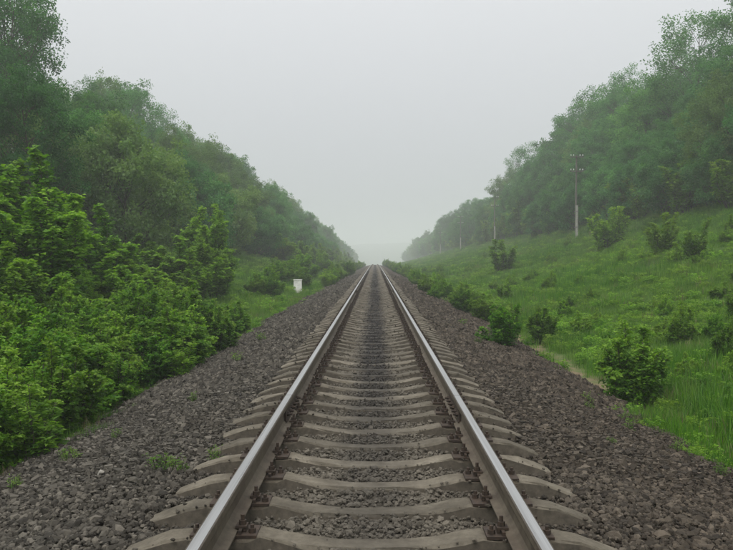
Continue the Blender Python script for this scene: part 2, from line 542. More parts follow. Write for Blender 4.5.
SL = [sleeper_mesh(k) for k in range(6)]
PL, CL, NH, NL, SEAT = plate_mesh(), clip_mesh(), nut_mesh(.03), nut_mesh(.02), seat_mesh()
PITCH, Y0 = .543, 4.72 - 2 * .543
n_things = 288
def sleeper_label(y):
    for q, wd in zip(JOINTS[1:5], ('first', 'second', 'third', 'fourth')):
        if abs(y - q) < PITCH * .5: return f'concrete sleeper directly under the {wd} pair of rail joints'
    for q, wd in zip(JOINTS[1:6], ('before the first', 'between first and second', 'between second and third', 'between third and fourth', 'between fourth and fifth')):
        if y < q: return f'weathered concrete sleeper bedded in gravel {wd} rail joints'
    return 'misty concrete sleeper bedded in gravel beyond the fifth rail joints'
for i in range(n_things):
    y = Y0 + i * PITCH
    jit = rng.normal(0, .008) if i < 80 else 0
    o = link('sleeper', SL[int(rng.integers(6))], None, (rng.normal(0, .008), y + jit, float(crest(y))),
             sleeper_label(y), 'sleeper', 'concrete sleepers of the track')
    o.rotation_euler = (0, 0, float(rng.normal(0, .007)) if i < 80 else 0)
    if i >= 150: continue
    for sx in (-1, 1):
        if i < 24:
            t = link('tie_plate', PL, o, (sx * .7975, 0, 0))
            for s in (-1, 1):
                c_ = link('clip', CL, t, (s * .088, 0, 0))
                if s < 0: c_.rotation_euler = (0, 0, math.pi)
                link('bolt', NH, t, (s * .092, float(rng.normal(0, .004)), .075))
                link('bolt', NL, t, (s * .15, float(rng.choice((-.035, .035))), .043))
        else:
            link('tie_plate', SEAT, o, (sx * .7975, 0, 0))
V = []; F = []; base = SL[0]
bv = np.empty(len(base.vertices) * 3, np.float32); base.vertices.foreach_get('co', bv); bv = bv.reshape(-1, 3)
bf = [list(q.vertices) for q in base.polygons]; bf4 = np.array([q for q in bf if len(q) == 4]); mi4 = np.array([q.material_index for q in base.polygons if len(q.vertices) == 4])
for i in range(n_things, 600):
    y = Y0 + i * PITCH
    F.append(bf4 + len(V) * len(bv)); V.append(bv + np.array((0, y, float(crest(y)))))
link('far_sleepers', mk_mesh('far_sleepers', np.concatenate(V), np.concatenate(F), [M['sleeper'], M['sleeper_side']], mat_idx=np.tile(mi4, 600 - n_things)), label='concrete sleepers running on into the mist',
     cat='sleepers', kind='stuff')

# ------------------------------------------------------------------ ballast stones
def on_sleeper(x, y, grow=0.0):
    k = np.round((y - Y0) / PITCH)
    d = np.abs(y - (Y0 + k * PITCH))
    return (d < .10 + grow) & (np.abs(x) < 1.36 + grow) & (k >= 0)
ICO = None
def ico():
    t = (1 + 5 ** .5) / 2
    v = np.array([(-1, t, 0), (1, t, 0), (-1, -t, 0), (1, -t, 0), (0, -1, t), (0, 1, t), (0, -1, -t), (0, 1, -t), (t, 0, -1), (t, 0, 1), (-t, 0, -1), (-t, 0, 1)]) / math.sqrt(1 + t * t)
    f = np.array([(0, 11, 5), (0, 5, 1), (0, 1, 7), (0, 7, 10), (0, 10, 11), (1, 5, 9), (5, 11, 4), (11, 10, 2), (10, 7, 6), (7, 1, 8), (3, 9, 4), (3, 4, 2), (3, 2, 6), (3, 6, 8), (3, 8, 9), (4, 9, 5), (2, 4, 11), (6, 2, 10), (8, 6, 7), (9, 8, 1)])
    return v, f
def cubeoid():
    v = np.array([(x, y, z) for z in (-.62, .62) for y in (-.62, .62) for x in (-.62, .62)])
    f = np.array([(0, 2, 1), (1, 2, 3), (4, 5, 6), (5, 7, 6), (0, 1, 4), (1, 5, 4), (2, 6, 3), (3, 6, 7), (0, 4, 2), (2, 4, 6), (1, 3, 5), (3, 7, 5)])
    return v, f
def octa():
    v = np.array([(1, 0, 0), (-1, 0, 0), (0, 1, 0), (0, -1, 0), (0, 0, 1), (0, 0, -1)], float)
    f = np.array([(0, 2, 4), (2, 1, 4), (1, 3, 4), (3, 0, 4), (2, 0, 5), (1, 2, 5), (3, 1, 5), (0, 3, 5)])
    return v, f
def rot_rand(r, n):
    q = r.normal(size=(n, 4)); q /= np.linalg.norm(q, axis=1)[:, None]
    w, x, y, z = q.T
    return np.stack([1 - 2 * (y * y + z * z), 2 * (x * y - z * w), 2 * (x * z + y * w), 2 * (x * y + z * w), 1 - 2 * (x * x + z * z), 2 * (y * z - x * w),
                     2 * (x * z - y * w), 2 * (y * z + x * w), 1 - 2 * (x * x + y * y)], 1).reshape(n, 3, 3)
def stones(r, n, y0, y1, size, tmpl):
    x = r.uniform(-3.75, 3.75, n); y = r.uniform(y0, y1, n)
    keep = ~on_sleeper(x, y, -.005) & ~((np.abs(np.abs(x) - .7975) < .07))
    keep |= on_sleeper(x, y) & (r.random(n) < .004) & (np.abs(np.abs(x) - .7975) > .25)
    x, y = x[keep], y[keep]; n = len(x)
    s = np.clip(r.lognormal(math.log(size), .42, n), size * .35, size * 2.5)
    inner = np.abs(x) < 1.3
    s = np.where(inner, s * .68, s)
    z = ballast_z(x, y) + r.uniform(-.018, .014, n) - .004
    top = np.interp(np.abs(x), [0, .36, .6, .66, 1.0, 1.12, 1.25, 1.35], [-.028, -.012, .036, .026, .03, .008, -.03, -.07]) + crest(y)
    s = np.where(on_sleeper(x, y), s * .7, s)
    z = np.where(on_sleeper(x, y), top + s * .2, z)
    tv, tf = tmpl
    P = tv[None] * (1 + r.normal(0, .17, (n, len(tv), 1)))
    P = P * (s[:, None] * np.stack([r.uniform(.75, 1.3, n), r.uniform(.7, 1.1, n), r.uniform(.5, .85, n)], 1))[:, None, :] * .5
    Rm = rot_rand(r, n)
    flat = r.random(n) < .45
    a = r.uniform(0, 6.283, n)
    Rz = np.zeros((n, 3, 3)); Rz[:, 0, 0] = np.cos(a); Rz[:, 0, 1] = -np.sin(a); Rz[:, 1, 0] = np.sin(a); Rz[:, 1, 1] = np.cos(a); Rz[:, 2, 2] = 1
    Rm = np.where(flat[:, None, None], Rz, Rm)
    P = np.einsum('nij,nkj->nki', Rm, P) + np.stack([x, y, z], 1)[:, None, :]
    Fc = tf[None] + (np.arange(n) * len(tv))[:, None, None]
    tint = np.clip(r.normal(.45, .27, n), 0, .93)
    tint = np.where(r.random(n) < .0009, 1.0, tint)
    return P.reshape(-1, 3), Fc.reshape(-1, 3), np.repeat(tint, len(tf))
r = np.random.default_rng(4)
sets = [stones(r, 46000, 3.0, 6.0, .033, ico()), stones(r, 54000, 6.0, 10.0, .036, cubeoid()), stones(r, 52000, 10.0, 17.0, .054, octa()), stones(r, 38000, 17.0, 34.0, .066, octa()), stones(r, 28000, 34.0, 75.0, .092, octa())]
V = []; F = []; T = []; b0 = 0
for a_, f_, t_ in sets:
    V.append(a_); F.append(f_ + b0); T.append(t_); b0 += len(a_)
link('gravel', mk_mesh('gravel', np.concatenate(V), np.concatenate(F), [M['stone']], False, None, {'tint': np.concatenate(T)}),
     label='grey and brown crushed stone ballast round the sleepers', cat='gravel', kind='stuff')

# ------------------------------------------------------------------ plant builders
def unit(v): return v / (np.linalg.norm(v, axis=-1, keepdims=True) + 1e-9)
def leaves(P, D, Nn, L, W, fold=.25):
    """folded two-triangle leaves: P base, D along, Nn facing"""
    n = len(P)
    D = unit(D); S = unit(np.cross(D, Nn)); U = np.cross(S, D)
    L = np.broadcast_to(L, (n,))[:, None]; W = np.broadcast_to(W, (n,))[:, None]
    mid = P + D * L * .45
    v = np.stack([P, mid + S * W * .5 + U * W * fold, P + D * L - U * L * .12, mid - S * W * .5 + U * W * fold], 1)
    i = (np.arange(n) * 4)[:, None]
    f = np.concatenate([i + np.array([0, 1, 2]), i + np.array([0, 2, 3])], 1).reshape(-1, 3)
    return v.reshape(-1, 3), f
def tube(pts, rad, ns=5):
    pts = np.asarray(pts, float); n = len(pts)
    d = np.gradient(pts, axis=0); d = unit(d)
    ref = np.array((.31, .95, .1)); a = unit(np.cross(d, ref)); b_ = np.cross(d, a)
    an = np.arange(ns) * 6.28318 / ns
    v = pts[:, None] + (a[:, None] * np.cos(an)[None, :, None] + b_[:, None] * np.sin(an)[None, :, None]) * np.asarray(rad)[:, None, None]
    i = np.arange(n - 1)[:, None] * ns; k = np.arange(ns)[None]; k2 = (k + 1) % ns
    f = np.stack([i + k, i + k2, i + ns + k2, i + ns + k], -1).reshape(-1, 4)
    return v.reshape(-1, 3), f
class Acc:
    def __init__(s): s.v = []; s.f = []; s.n = 0
    def add(s, vf): s.v.append(vf[0]); s.f.append(vf[1] + s.n); s.n += len(vf[0])
    def get(s): return np.concatenate(s.v), np.concatenate(s.f)
def curve(p0, p1, r, sag=.12, n=5):
    t = np.linspace(0, 1, n)[:, None]
    L = np.linalg.norm(p1 - p0)
    off = r.normal(0, sag * L, 3)
    return p0 + (p1 - p0) * t + off * (t * (1 - t)) * 2

def make_tree(seed, H, width, low, lobes, clumps, per, leaf, mat, trunk_r=.14, open_=0.0, lean=.04, clump_r=.55):
    """trunk with limbs, each limb ends in a lobe of leaf clumps; returns (trunk mesh, crown mesh)"""
    r = np.random.default_rng(seed)
    wood = Acc()
    top = np.array((r.normal(0, lean) * H, r.normal(0, lean) * H, H * .86))
    tr = curve(np.zeros(3) - np.array((0, 0, .4)), top, r, .05, 9)
    wood.add(tube(tr, np.linspace(trunk_r, trunk_r * .18, 9) * np.r_[1.35, np.ones(8)], 7))
    P = []; D = []; Nn = []; T = []; LL = []
    cz, rz_ = (low + 1) / 2 * H, (1 - low) / 2 * H
    for i in range(lobes):
        g = (i + .5) / lobes
        th = i * 2.39996 + r.uniform(-.4, .4)
        u = 1 - 1.85 * g + r.uniform(-.12, .12)                  # from the top down
        u = np.clip(u, -.9, .98)
        rad = math.sqrt(max(0, 1 - abs(u) ** 2.2)) * width / 2 * r.uniform(.55, 1.0)
        c = np.array((math.cos(th) * rad, math.sin(th) * rad, cz + u * rz_ * r.uniform(.8, .98)))
        t0 = np.clip((c[2] - .32 * rad - .1 * H) / (H * .86), .06, .97)
        p0 = np.array([np.interp(t0, np.linspace(0, 1, 9), tr[:, k]) for k in range(3)])
        lr = trunk_r * (.5 - .36 * t0)
        wood.add(tube(curve(p0, c, r, .14, 6), np.linspace(lr, lr * .3, 6), 5))
        R_ = width * r.uniform(.15, .23)
        for k in range(clumps):
            d = unit(r.normal(size=3)); d[2] += .15
            cc = c + d * R_ * r.uniform(.35, 1.05) * np.array((1, 1, .95))
            if r.random() < .9: wood.add(tube(np.stack([c * .6 + p0 * .4, (c + cc) / 2 + r.normal(0, .08, 3), cc]), [lr * .3, lr * .2, lr * .08], 3))
            n = int(per * r.uniform(.6, 1.3) * (1 - open_ * r.random()))
            q = unit(r.normal(size=(n, 3))) * (r.random((n, 1)) ** .45) * clump_r * r.uniform(.65, 1.25) * np.array((1, 1, .95))
            P.append(cc + q)
            outw = unit(q + np.array((0, 0, .12)) + (c - np.array((0, 0, c[2]))) * .05)
            D.append(unit(outw * .7 + r.normal(0, .7, (n, 3)) + np.array((0, 0, -.25))))
            Nn.append(unit(np.array((0, 0, .45)) + outw * .8 + r.normal(0, .6, (n, 3))))
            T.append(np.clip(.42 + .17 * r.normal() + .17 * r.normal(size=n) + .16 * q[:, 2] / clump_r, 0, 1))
            LL.append(leaf * r.uniform(.7, 1.25, n))
    P, D, Nn, T, LL = map(np.concatenate, (P, D, Nn, T, LL))
    v, f = leaves(P, D, Nn, LL, LL * .72)
    wv, wf = wood.get()
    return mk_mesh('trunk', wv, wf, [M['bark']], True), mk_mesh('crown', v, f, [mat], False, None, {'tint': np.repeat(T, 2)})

def make_bush(seed, H, width, stems, side, leaf, mat, droop=.5, per=9, wl=.75):
    """stems from the ground, arching twigs, leaves in rows along them; returns (stems mesh, foliage mesh)"""
    r = np.random.default_rng(seed)
    wood = Acc(); P = []; D = []; Nn = []; T = []; LL = []
    for s in range(stems):
        a = s * 2.39996 + r.uniform(-.5, .5)
        b0 = np.array((math.cos(a), math.sin(a), 0)) * width * .14 * r.random() - np.array((0, 0, .15))
        sp = (s + .5) / stems
        tip = np.array((math.cos(a) * width * .46 * math.sqrt(sp), math.sin(a) * width * .46 * math.sqrt(sp), H * (1.0 - .42 * sp ** 1.5) * r.uniform(.55, 1.2)))
        st = curve(b0, tip, r, .08, 7)
        st[:, :2] += (np.linspace(0, 1, 7) ** 2)[:, None] * 0
        sr = .006 + .007 * H
        wood.add(tube(st, np.linspace(sr, sr * .3, 7), 4))
        st_tint = r.normal(0, .09)
        for k in range(side):
            t = r.uniform(.16, 1.0) ** .8
            p0 = np.array([np.interp(t, np.linspace(0, 1, 7), st[:, j]) for j in range(3)])
            ta = r.uniform(0, 6.283)
            ln = width * r.uniform(.08, .25) * (1.3 - .95 * t)
            dv = unit(np.array((math.cos(ta), math.sin(ta), r.uniform(.1, .8))) + (tip - b0) * .12)
            p1 = p0 + dv * ln - np.array((0, 0, droop * ln * .35))
            wood.add(tube(np.stack([p0, (p0 + p1) / 2 + np.array((0, 0, ln * .1)), p1]), [sr * .35, sr * .25, sr * .12], 3))
            n = int(per * r.uniform(.7, 1.4))
            tt = r.uniform(.15, 1.05, n)[:, None]
            pp = p0 + (p1 - p0) * tt + np.array((0, 0, 1)) * (ln * .2) * tt * (1 - tt) + r.normal(0, leaf * .28, (n, 3))
            la = r.uniform(0, 6.283, n)
            dd = np.stack([np.cos(la), np.sin(la), np.zeros(n)], 1) * .8 + dv * .7 + np.array((0, 0, -droop)) * r.uniform(.1, 1.0, (n, 1))
            P.append(pp); D.append(dd)
            Nn.append(unit(np.array((0, 0, .75)) + r.normal(0, .5, (n, 3)) + dv * .5))
            hz_ = np.clip(pp[:, 2] / H, 0, 1)
            T.append(np.clip(.40 + st_tint + .11 * r.normal() + .15 * r.normal(size=n) + .28 * (t > .8) + .12 * (t - .5), 0, 1))
            LL.append(leaf * r.uniform(.6, 1.25, n))
    P, D, Nn, T, LL = map(np.concatenate, (P, D, Nn, T, LL))
    v, f = leaves(P, D, Nn, LL, LL * wl, .18)
    wv, wf = wood.get()
    return mk_mesh('stems', wv, wf, [M['bark']], True), mk_mesh('foliage', v, f, [mat], False, None, {'tint': np.repeat(T, 2)})

TREES = {
    'dense': [make_tree(21, 12, 8.0, .04, 46, 9, 78, .19, M['forest'], .17, .1), make_tree(22, 12, 7.0, .03, 46, 9, 78, .19, M['lime'], .16, .1),
              make_tree(23, 12, 9.0, .05, 48, 9, 78, .20, M['forest'], .18, .15), make_tree(24, 12, 8.0, .05, 46, 9, 78, .19, M['olive'], .16, .1)],
    'airy': [make_tree(31, 14, 7.5, .30, 26, 8, 95, .15, M['forest'], .15, .5, .05, .62), make_tree(32, 14, 6.5, .36, 24, 8, 90, .15, M['forest'], .14, .5, .06, .6)],
    'round': [make_tree(41, 6, 6.4, .04, 28, 9, 100, .17, M['olive'], .12, .1, .03, .5), make_tree(42, 6, 5.6, .04, 26, 9, 100, .17, M['forest'], .12, .1, .03, .5)],
}
BUSH = {
    'sapling': [make_bush(51, 3.4, 3.0, 15, 95, .13, M['maple'], .6, 11), make_bush(52, 3.6, 2.6, 13, 95, .13, M['maple'], .6, 11)],
    'bramble': [make_bush(61, 1.35, 1.7, 17, 50, .068, M['shrub'], .55, 13), make_bush(62, 1.25, 1.6, 16, 50, .062, M['shrub'], .5, 14),
                make_bush(63, 1.45, 1.6, 15, 50, .072, M['maple'], .6, 13), make_bush(64, 1.2, 1.5, 17, 48, .066, M['herb'], .5, 13)],
    'slope': [make_bush(71, 2.5, 2.7, 12, 60, .14, M['herb'], .4, 7), make_bush(72, 2.1, 2.0, 10, 55, .13, M['herb'], .4, 7)],
    'nettle': [make_bush(91, .95, .75, 12, 26, .075, M['herb'], .35, 7, .42), make_bush(92, 1.1, .6, 9, 30, .07, M['shrub'], .35, 7, .4)],
    'weed': [make_bush(81, .10, .24, 13, 7, .03, M['grass'], .1, 5, .28), make_bush(82, .13, .20, 11, 7, .028, M['grass'], .1, 5, .28)],
}
KIND_OF = {'dense': ('dark green bushy', 'light green bushy', 'broad dark green', 'yellowish green'), 'airy': ('tall open-crowned', 'slender open-crowned')}
RANK = ('at the front edge of', 'in the second rank of', 'in the third rank of', 'at the back of')
BR = ('mid green', 'close-leaved', 'yellow-green', 'pale green')
def plant(kind, i, x, y, s, label, cat, group, name, sz=None, parts=('trunk', 'crown'), z=None, sink=.0):
    a, c = kind[i % len(kind)]
    zz = float(ground_z(x, y)) if z is None else z
    o = link(name, None, None, (x, y, zz - sink), label, cat, group)
    o.rotation_euler = (0, 0, float(rng.uniform(0, 6.283)))
    o.scale = (s, s, s if sz is None else sz)
    link(parts[0], a, o); link(parts[1], c, o)
    return o

# ------------------------------------------------------------------ woods on the two banks
rng = np.random.default_rng(12)
def in_view(x, y, w): return abs(x - .02) - w < .53 * y
# culvert-side bank
LBL_L = 'leafy tree in the wood on the bank behind the brambles'
for rank, (lat, step, H0, kinds) in enumerate(((15.8, 6.0, 8.2, ('dense',)), (20.0, 6.6, 9.9, ('dense', 'dense', 'airy')), (25.0, 8.5, 11.2, ('dense', 'airy')), (31.5, 12.0, 12.0, ('dense',)))):
    y = 26.0
    while y < 600:
        x = -(lat + rng.normal(0, .9)); yy = y + rng.normal(0, 1.2)
        if in_view(x, yy, 4):
            kk = kinds[int(rng.integers(len(kinds)))]
            H = H0 * rng.uniform(.78, 1.16) * float(np.interp(yy, [30, 50, 90], [.76, .78, 1.0]))
            base = 14 if kk == 'airy' else 12
            s = H / base
            vi = int(rng.integers(len(TREES[kk])))
            lab = f'{KIND_OF[kk][vi]} tree {RANK[rank]} the wood behind the brambles'
            plant(TREES[kk], vi, x, yy, s * rng.uniform(.95, 1.12), lab, 'tree', 'trees of the wood above the brambles', 'tree', s)
        y += step * (1 + max(0, y - 100) / 150) * rng.uniform(.85, 1.15)
        if lat in (31.5, 38.0) and y > 150: break
plant(TREES['airy'], 0, -22.2, 46.5, .92, 'tall thin-leaved tree rising above the thicket end of the wood', 'tree', 'tall trees above the thicket', 'tree', .94)
for q_ in ((1, -21.0, 43.6, .9, .9), (1, -23.4, 48.0, .95, .92)):
    plant(TREES['airy'], *q_[:4], 'tall thin-leaved tree rising above the thicket end of the wood', 'tree', 'tall trees above the thicket', 'tree', q_[4])
# rounded understorey along the foot of that wood
for (x, y, H) in ((-13.4, 41, 6.6), (-12.8, 56, 5.4), (-13.2, 66, 6.2), (-12.4, 80, 5.0), (-12.6, 95, 5.6), (-11.5, 112, 5.2), (-11.8, 130, 5.2), (-11, 152, 5), (-10.5, 175, 5)):
    plant(TREES['round'], 0 if H >= 6 else 1, x, y, H / 6.0, 'low round-crowned tree at the foot of the wood behind the brambles', 'tree',
          'low trees edging the wood above the brambles', 'tree', H / 6.0 * rng.uniform(.92, 1.05))
# pole-side bank
for rank, (lat, step, H0, kinds) in enumerate(((24.0, 6.0, 7.4, ('dense',)), (27.5, 6.8, 10.2, ('dense',)), (31.5, 6.5, 14.0, ('airy', 'airy', 'dense')), (38.0, 10.0, 14.0, ('airy',)))):
    y = 40.0
    while y < 600:
        x = lat - .8 * np.clip((y - 60) / 80, 0, 1) + rng.normal(0, .9); yy = y + rng.normal(0, 1.2)
        if in_view(x, yy, 4):
            kk = kinds[int(rng.integers(len(kinds)))]
            H = H0 * rng.uniform(.78, 1.16)
            base = 14 if kk == 'airy' else 12
            s = H / base
            vi = int(rng.integers(len(TREES[kk])))
            lab = f'{KIND_OF[kk][vi]} tree {RANK[rank]} the wood above the grassy slope'
            plant(TREES[kk], vi, x, yy, s * rng.uniform(.95, 1.12), lab, 'tree', 'trees of the wood above the grassy slope', 'tree', s)
        y += step * (1 + max(0, y - 100) / 150) * rng.uniform(.85, 1.15)
        if lat in (31.5, 38.0) and y > 150: break
for (x, y, H) in ((22.5, 50, 4.6), (22.2, 57, 5.2), (22, 66, 4.6), (22.3, 74, 5.0), (21.5, 84, 4.4), (22, 93, 5), (22.4, 104, 4.6), (22.6, 116, 5), (23, 140, 4.8), (23, 160, 4.8), (23, 200, 5)):
    plant(TREES['round'], 1, x, y, H / 6.0, 'low dense tree at the edge of the wood above the grassy slope', 'tree',
          'low trees edging the wood above the grassy slope', 'tree', H / 6.0 * rng.uniform(.92, 1.05))

# ------------------------------------------------------------------ shrubs, saplings and brambles
SP = ('stems', 'foliage')
for (x, y, H, w) in ((-8.9, 19, 3.6, 1.1), (-7.9, 18.2, 3.0, 1.0), (-9.6, 22, 3.4, 1.1), (-10.2, 20, 4.0, 1.2), (-9.0, 24.5, 2.6, 1.0), (-7.4, 15.6, 1.7, .7)):
    plant(BUSH['sapling'], int(rng.integers(2)), x, y, w, 'bright green maple sapling in the tall thicket beside the brambles', 'sapling', 'saplings in the thicket', 'sapling', H / 3.5, SP)
for (x, y, H, w) in ((-7.9, 36, 3.8, 1.0), (-7.4, 33.5, 2.6, .8), (-7.7, 25, 1.5, .7), (-6.3, 24, 1.2, .6), (-6.9, 28.5, 1.4, .65), (-8.6, 27, 1.3, .7), (-8.3, 30.5, 1.9, .95), (-9.8, 33, 1.6, .9), (-6.7, 31.5, 1.5, .8), (-7.3, 21.5, 1.5, .8)):
    plant(BUSH['sapling'], int(rng.integers(2)), x, y, w, 'bright green sapling on the grass between brambles and round-crowned trees', 'sapling', 'saplings on the grass bank', 'sapling', H / 3.5, SP)
n_b = 0
y = 6.4
while y < 23.5:
    for lat in np.arange(3.3, 8.2, .78):
        x = -(lat + rng.uniform(-.3, .3)); yy = y + rng.uniform(-.35, .35)
        edge = 3.05 + .25 * math.sin(yy * .7) + (.75 if yy < 8.5 else 0) + (.3 if yy > 21.5 else 0)
        if -x < edge + .35 or not in_view(x, yy, 1.2): continue
        s = rng.uniform(.70, 1.05) * (.75 if -x < edge + .8 else 1.0) * (.85 if -x > 6.2 and yy > 12 else 1.0)
        vi = int(rng.integers(4))
        lab = BR[vi] + (' bramble at the gravel edge below the sapling thicket' if -x < edge + 1.1 else ' bramble in the middle of the undergrowth bank' if -x < edge + 2.6 else ' bramble at the back of the undergrowth, next to the saplings')
        plant(BUSH['bramble'], vi, x, yy, s, lab, 'bramble', 'brambles along the gravel', 'bramble', s * rng.uniform(.85, 1.15), SP, sink=.05)
        n_b += 1
        if -x < edge + 1.3 and rng.random() < .8:
            plant(BUSH['nettle'], int(rng.integers(2)), x + rng.uniform(-.1, .5), yy + rng.uniform(-.4, .4), rng.uniform(.6, 1.0), 'upright narrow-leaved nettle among the brambles at the gravel edge', 'nettle',
                  'nettles along the gravel', 'nettle', rng.uniform(.6, 1.05), SP, sink=.03)
    y += .86 if y < 14 else 1.05
# bushes further on beside the culvert block and beyond it
for (x, y, s) in ((-5.4, 39, .8), (-6.2, 41.5, .9), (-5.6, 42, 1.0), (-5.9, 38, .8)):
    plant(BUSH['bramble'], int(rng.integers(4)), x, y, s, 'bright bush growing round the whitewashed culvert block', 'bush', 'bushes round the culvert block', 'bush', s * 1.05, SP)
y = 52.0
while y < 260:
    x = -(2.85 + abs(rng.normal(0, .9)) + (y - 50) * .003)
    s = rng.uniform(.7, 1.15)
    plant(BUSH['bramble'], int(rng.choice((0, 2, 3, 3))), x, y, s, 'leafy bush lining the gravel beyond the whitewashed culvert block', 'bush', 'bushes beyond the culvert block', 'bush', s, SP)
    if rng.random() < .75:
        s = rng.uniform(.9, 1.7)
        plant(BUSH['bramble'], int(rng.choice((0, 2, 3, 3))), x - rng.uniform(1.5, 5), y + rng.uniform(-1, 1), s, 'leafy bush lining the gravel beyond the whitewashed culvert block', 'bush', 'bushes beyond the culvert block', 'bush', s, SP)
    y += rng.uniform(1.6, 2.6) * (1 + (y - 50) / 120)
y = 82.0
while y < 240:
    for _ in range(2):
        x = -rng.uniform(7.5, 12.8); s = rng.uniform(.7, 1.25)
        plant(BUSH['sapling'], int(rng.integers(2)), x, y + rng.uniform(-2, 2), s, 'light green sapling in the belt between gravel bushes and wood past the culvert', 'sapling', 'saplings below the wood past the culvert', 'sapling', s * rng.uniform(.6, 1.0), SP)
    y += rng.uniform(3.5, 5.5) * (1 + (y - 40) / 150)
for sgn, n0, lab, grp in ((1, 44.0, 'dense leafy shrub closing the foot of the wood above the grassy slope', 'shrubs at the foot of the wood above the slope'),
                          (-1, 52.0, 'dense leafy shrub closing the foot of the wood behind the saplings', 'shrubs at the foot of the wood behind the saplings')):
    y = n0
    while y < 300:
        x = sgn * (rng.uniform(21.2, 23.4) if sgn > 0 else rng.uniform(13.6, 15.4)); s = rng.uniform(1.0, 1.6)
        plant(BUSH['slope'], int(rng.integers(2)), x, y, s, lab, 'shrub', grp, 'shrub', s * rng.uniform(.85, 1.25), SP)
        y += rng.uniform(1.6, 3.0) * (1 + max(0, y - 60) / 55)
# pole-side shrubs
for (x, y, s, sz, k, lab) in (
        (2.88, 17.4, .74, .76, 1, 'dark compact bush standing on the gravel edge by the sandy drain'),
        (4.5, 20.5, .62, .60, 2, 'pale green bush just past the sandy drain'),
        (4.05, 11.9, .78, .80, 2, 'leafy bush over a dark gap at the foot of the grassy slope'),
        (7.6, 17.3, .32, .42, 0, 'small dark bush alone in the tall grass')):
    plant(BUSH['bramble'], k, x, y, s, lab, 'bush', None, 'bush', sz, SP)
for (x, y, s, sz, k, lab) in (
        (16.0, 53, 1.15, 1.2, 0, 'round bush on the grassy slope beside the first pole'),
        (10.1, 61, 1.0, 1.05, 0, 'rounded bush halfway down the grassy slope below the poles'),
        (13.2, 32, .72, .95, 1, 'dark upright shrub high on the grassy slope'),
        (12.2, 31.5, .5, .62, 1, 'small dark shrub next to the upright one on the slope'),
        (13.4, 36, .7, .85, 0, 'pale leafy shrub behind the dark upright one on the slope')):
    plant(BUSH['slope'], k, x, y, s, lab, 'shrub', None, 'shrub', sz, SP, sink=.25)
y = 23.0
while y < 260:
    x = 2.75 + abs(rng.normal(0, .7)) + (.5 if y < 36 else 0)
    s = rng.uniform(.36, .72) * (1 + (y - 23) / 200)
    plant(BUSH['bramble'], int(rng.choice((0, 2, 3, 3))), x, y, s, 'low bush lining the gravel below the grassy slope', 'bush', 'low bushes below the grassy slope', 'bush', s, SP)
    if rng.random() < .5:
        s = rng.uniform(.3, .6) * (1 + (y - 23) / 200)
        plant(BUSH['bramble'], int(rng.choice((0, 2, 3, 3))), x + rng.uniform(.8, 3), y + rng.uniform(-.6, .6), s, 'low bush lining the gravel below the grassy slope', 'bush', 'low bushes below the grassy slope', 'bush', s, SP)
    y += rng.uniform(1.0, 1.9) * (1 + (y - 23) / 70)
for _ in range(64):
    yy = float(np.exp(rng.uniform(math.log(13), math.log(95)))); xx = float(rng.uniform(4.8, min(20.0, .50 * yy)))
    s = float(rng.uniform(.22, .5) * (1 + yy / 130))
    plant(BUSH['bramble'], int(rng.integers(2, 4)), xx, yy, s, 'small wild plant dotted in the grass of the open slope', 'plant', 'wild plants on the grassy slope', 'wild_plant', s * rng.uniform(.9, 1.4), SP, sink=.42 * s)
# weeds in the ballast
for (x, y, s) in ((-1.62, 5.9, 1.2), (-1.45, 5.75, .9), (-1.22, 6.0, .9), (-2.85, 7.2, 1.0), (-3.0, 7.5, .9), (-2.65, 7.9, .7), (-2.2, 9.4, .8), (-3.1, 6.6, .9), (-2.3, 13, 1.2), (-2.5, 17, 1.4),
                  (2.95, 10.6, .9), (2.7, 9.6, .7), (2.3, 7.4, .5), (2.9, 8.7, .9), (3.15, 8.0, 1.0), (3.2, 7.1, 1.0), (2.1, 15.5, 1.1), (2.4, 21, 1.3), (3.1, 9.4, 1.1)):
    side = 'on the grey gravel shoulder' if x < 0 else 'on the brown gravel shoulder'
    plant(BUSH['weed'], int(rng.integers(2)), x, y, s, 'small green weed sprouting ' + side, 'weed', 'weeds in the ballast', 'weed', s, SP, z=float(ballast_z(x, y)))

# ------------------------------------------------------------------ grass
def tuft(seed, n, rad, h, w, mat, seedy=False):
    r = np.random.default_rng(seed)
    a = r.uniform(0, 6.283, n); q = np.sqrt(r.random(n)) * rad
    p0 = np.stack([np.cos(a) * q, np.sin(a) * q, np.full(n, -.04)], 1)
    hh = h * r.uniform(.45, 1.15, n)
    ba = r.uniform(0, 6.283, n); bend = np.abs(r.normal(0, .32, n)) * hh
    bd = np.stack([np.cos(ba), np.sin(ba), np.zeros(n)], 1)
    s = np.stack([-np.sin(ba), np.cos(ba), np.zeros(n)], 1) * (w * r.uniform(.6, 1.3, n))[:, None] * .5
    up = np.array((0, 0, 1.0))
    p1 = p0 + up * (hh * .55)[:, None] + bd * (bend * .3)[:, None]
    p2 = p0 + up * (hh * np.sqrt(np.clip(1 - (bend / hh) ** 2 * .6, .2, 1)))[:, None] + bd * bend[:, None]
    v = np.stack([p0 - s, p0 + s, p1 - s * .8, p1 + s * .8, p2], 1).reshape(-1, 3)
    i = (np.arange(n) * 5)[:, None]
    f4 = i + np.array([0, 1, 3, 2]); f3 = i + np.array([2, 3, 4])
    t = np.clip(r.normal(.45, .2, n), 0, 1)
    me = mk_mesh('grass_tuft', v, [f4, f3], [mat], False, None, {'tint': np.concatenate([t, t])})
    return bpy.data.objects.new('grass_tuft', me)        # only a source for the instances, never linked to the scene
TUFTS = [tuft(1, 110, .30, .25, .008, M['grass']), tuft(2, 90, .28, .36, .008, M['shrub']), tuft(3, 80, .34, .19, .010, M['herb']), tuft(4, 45, .22, .30, .008, M['drygrass'])]
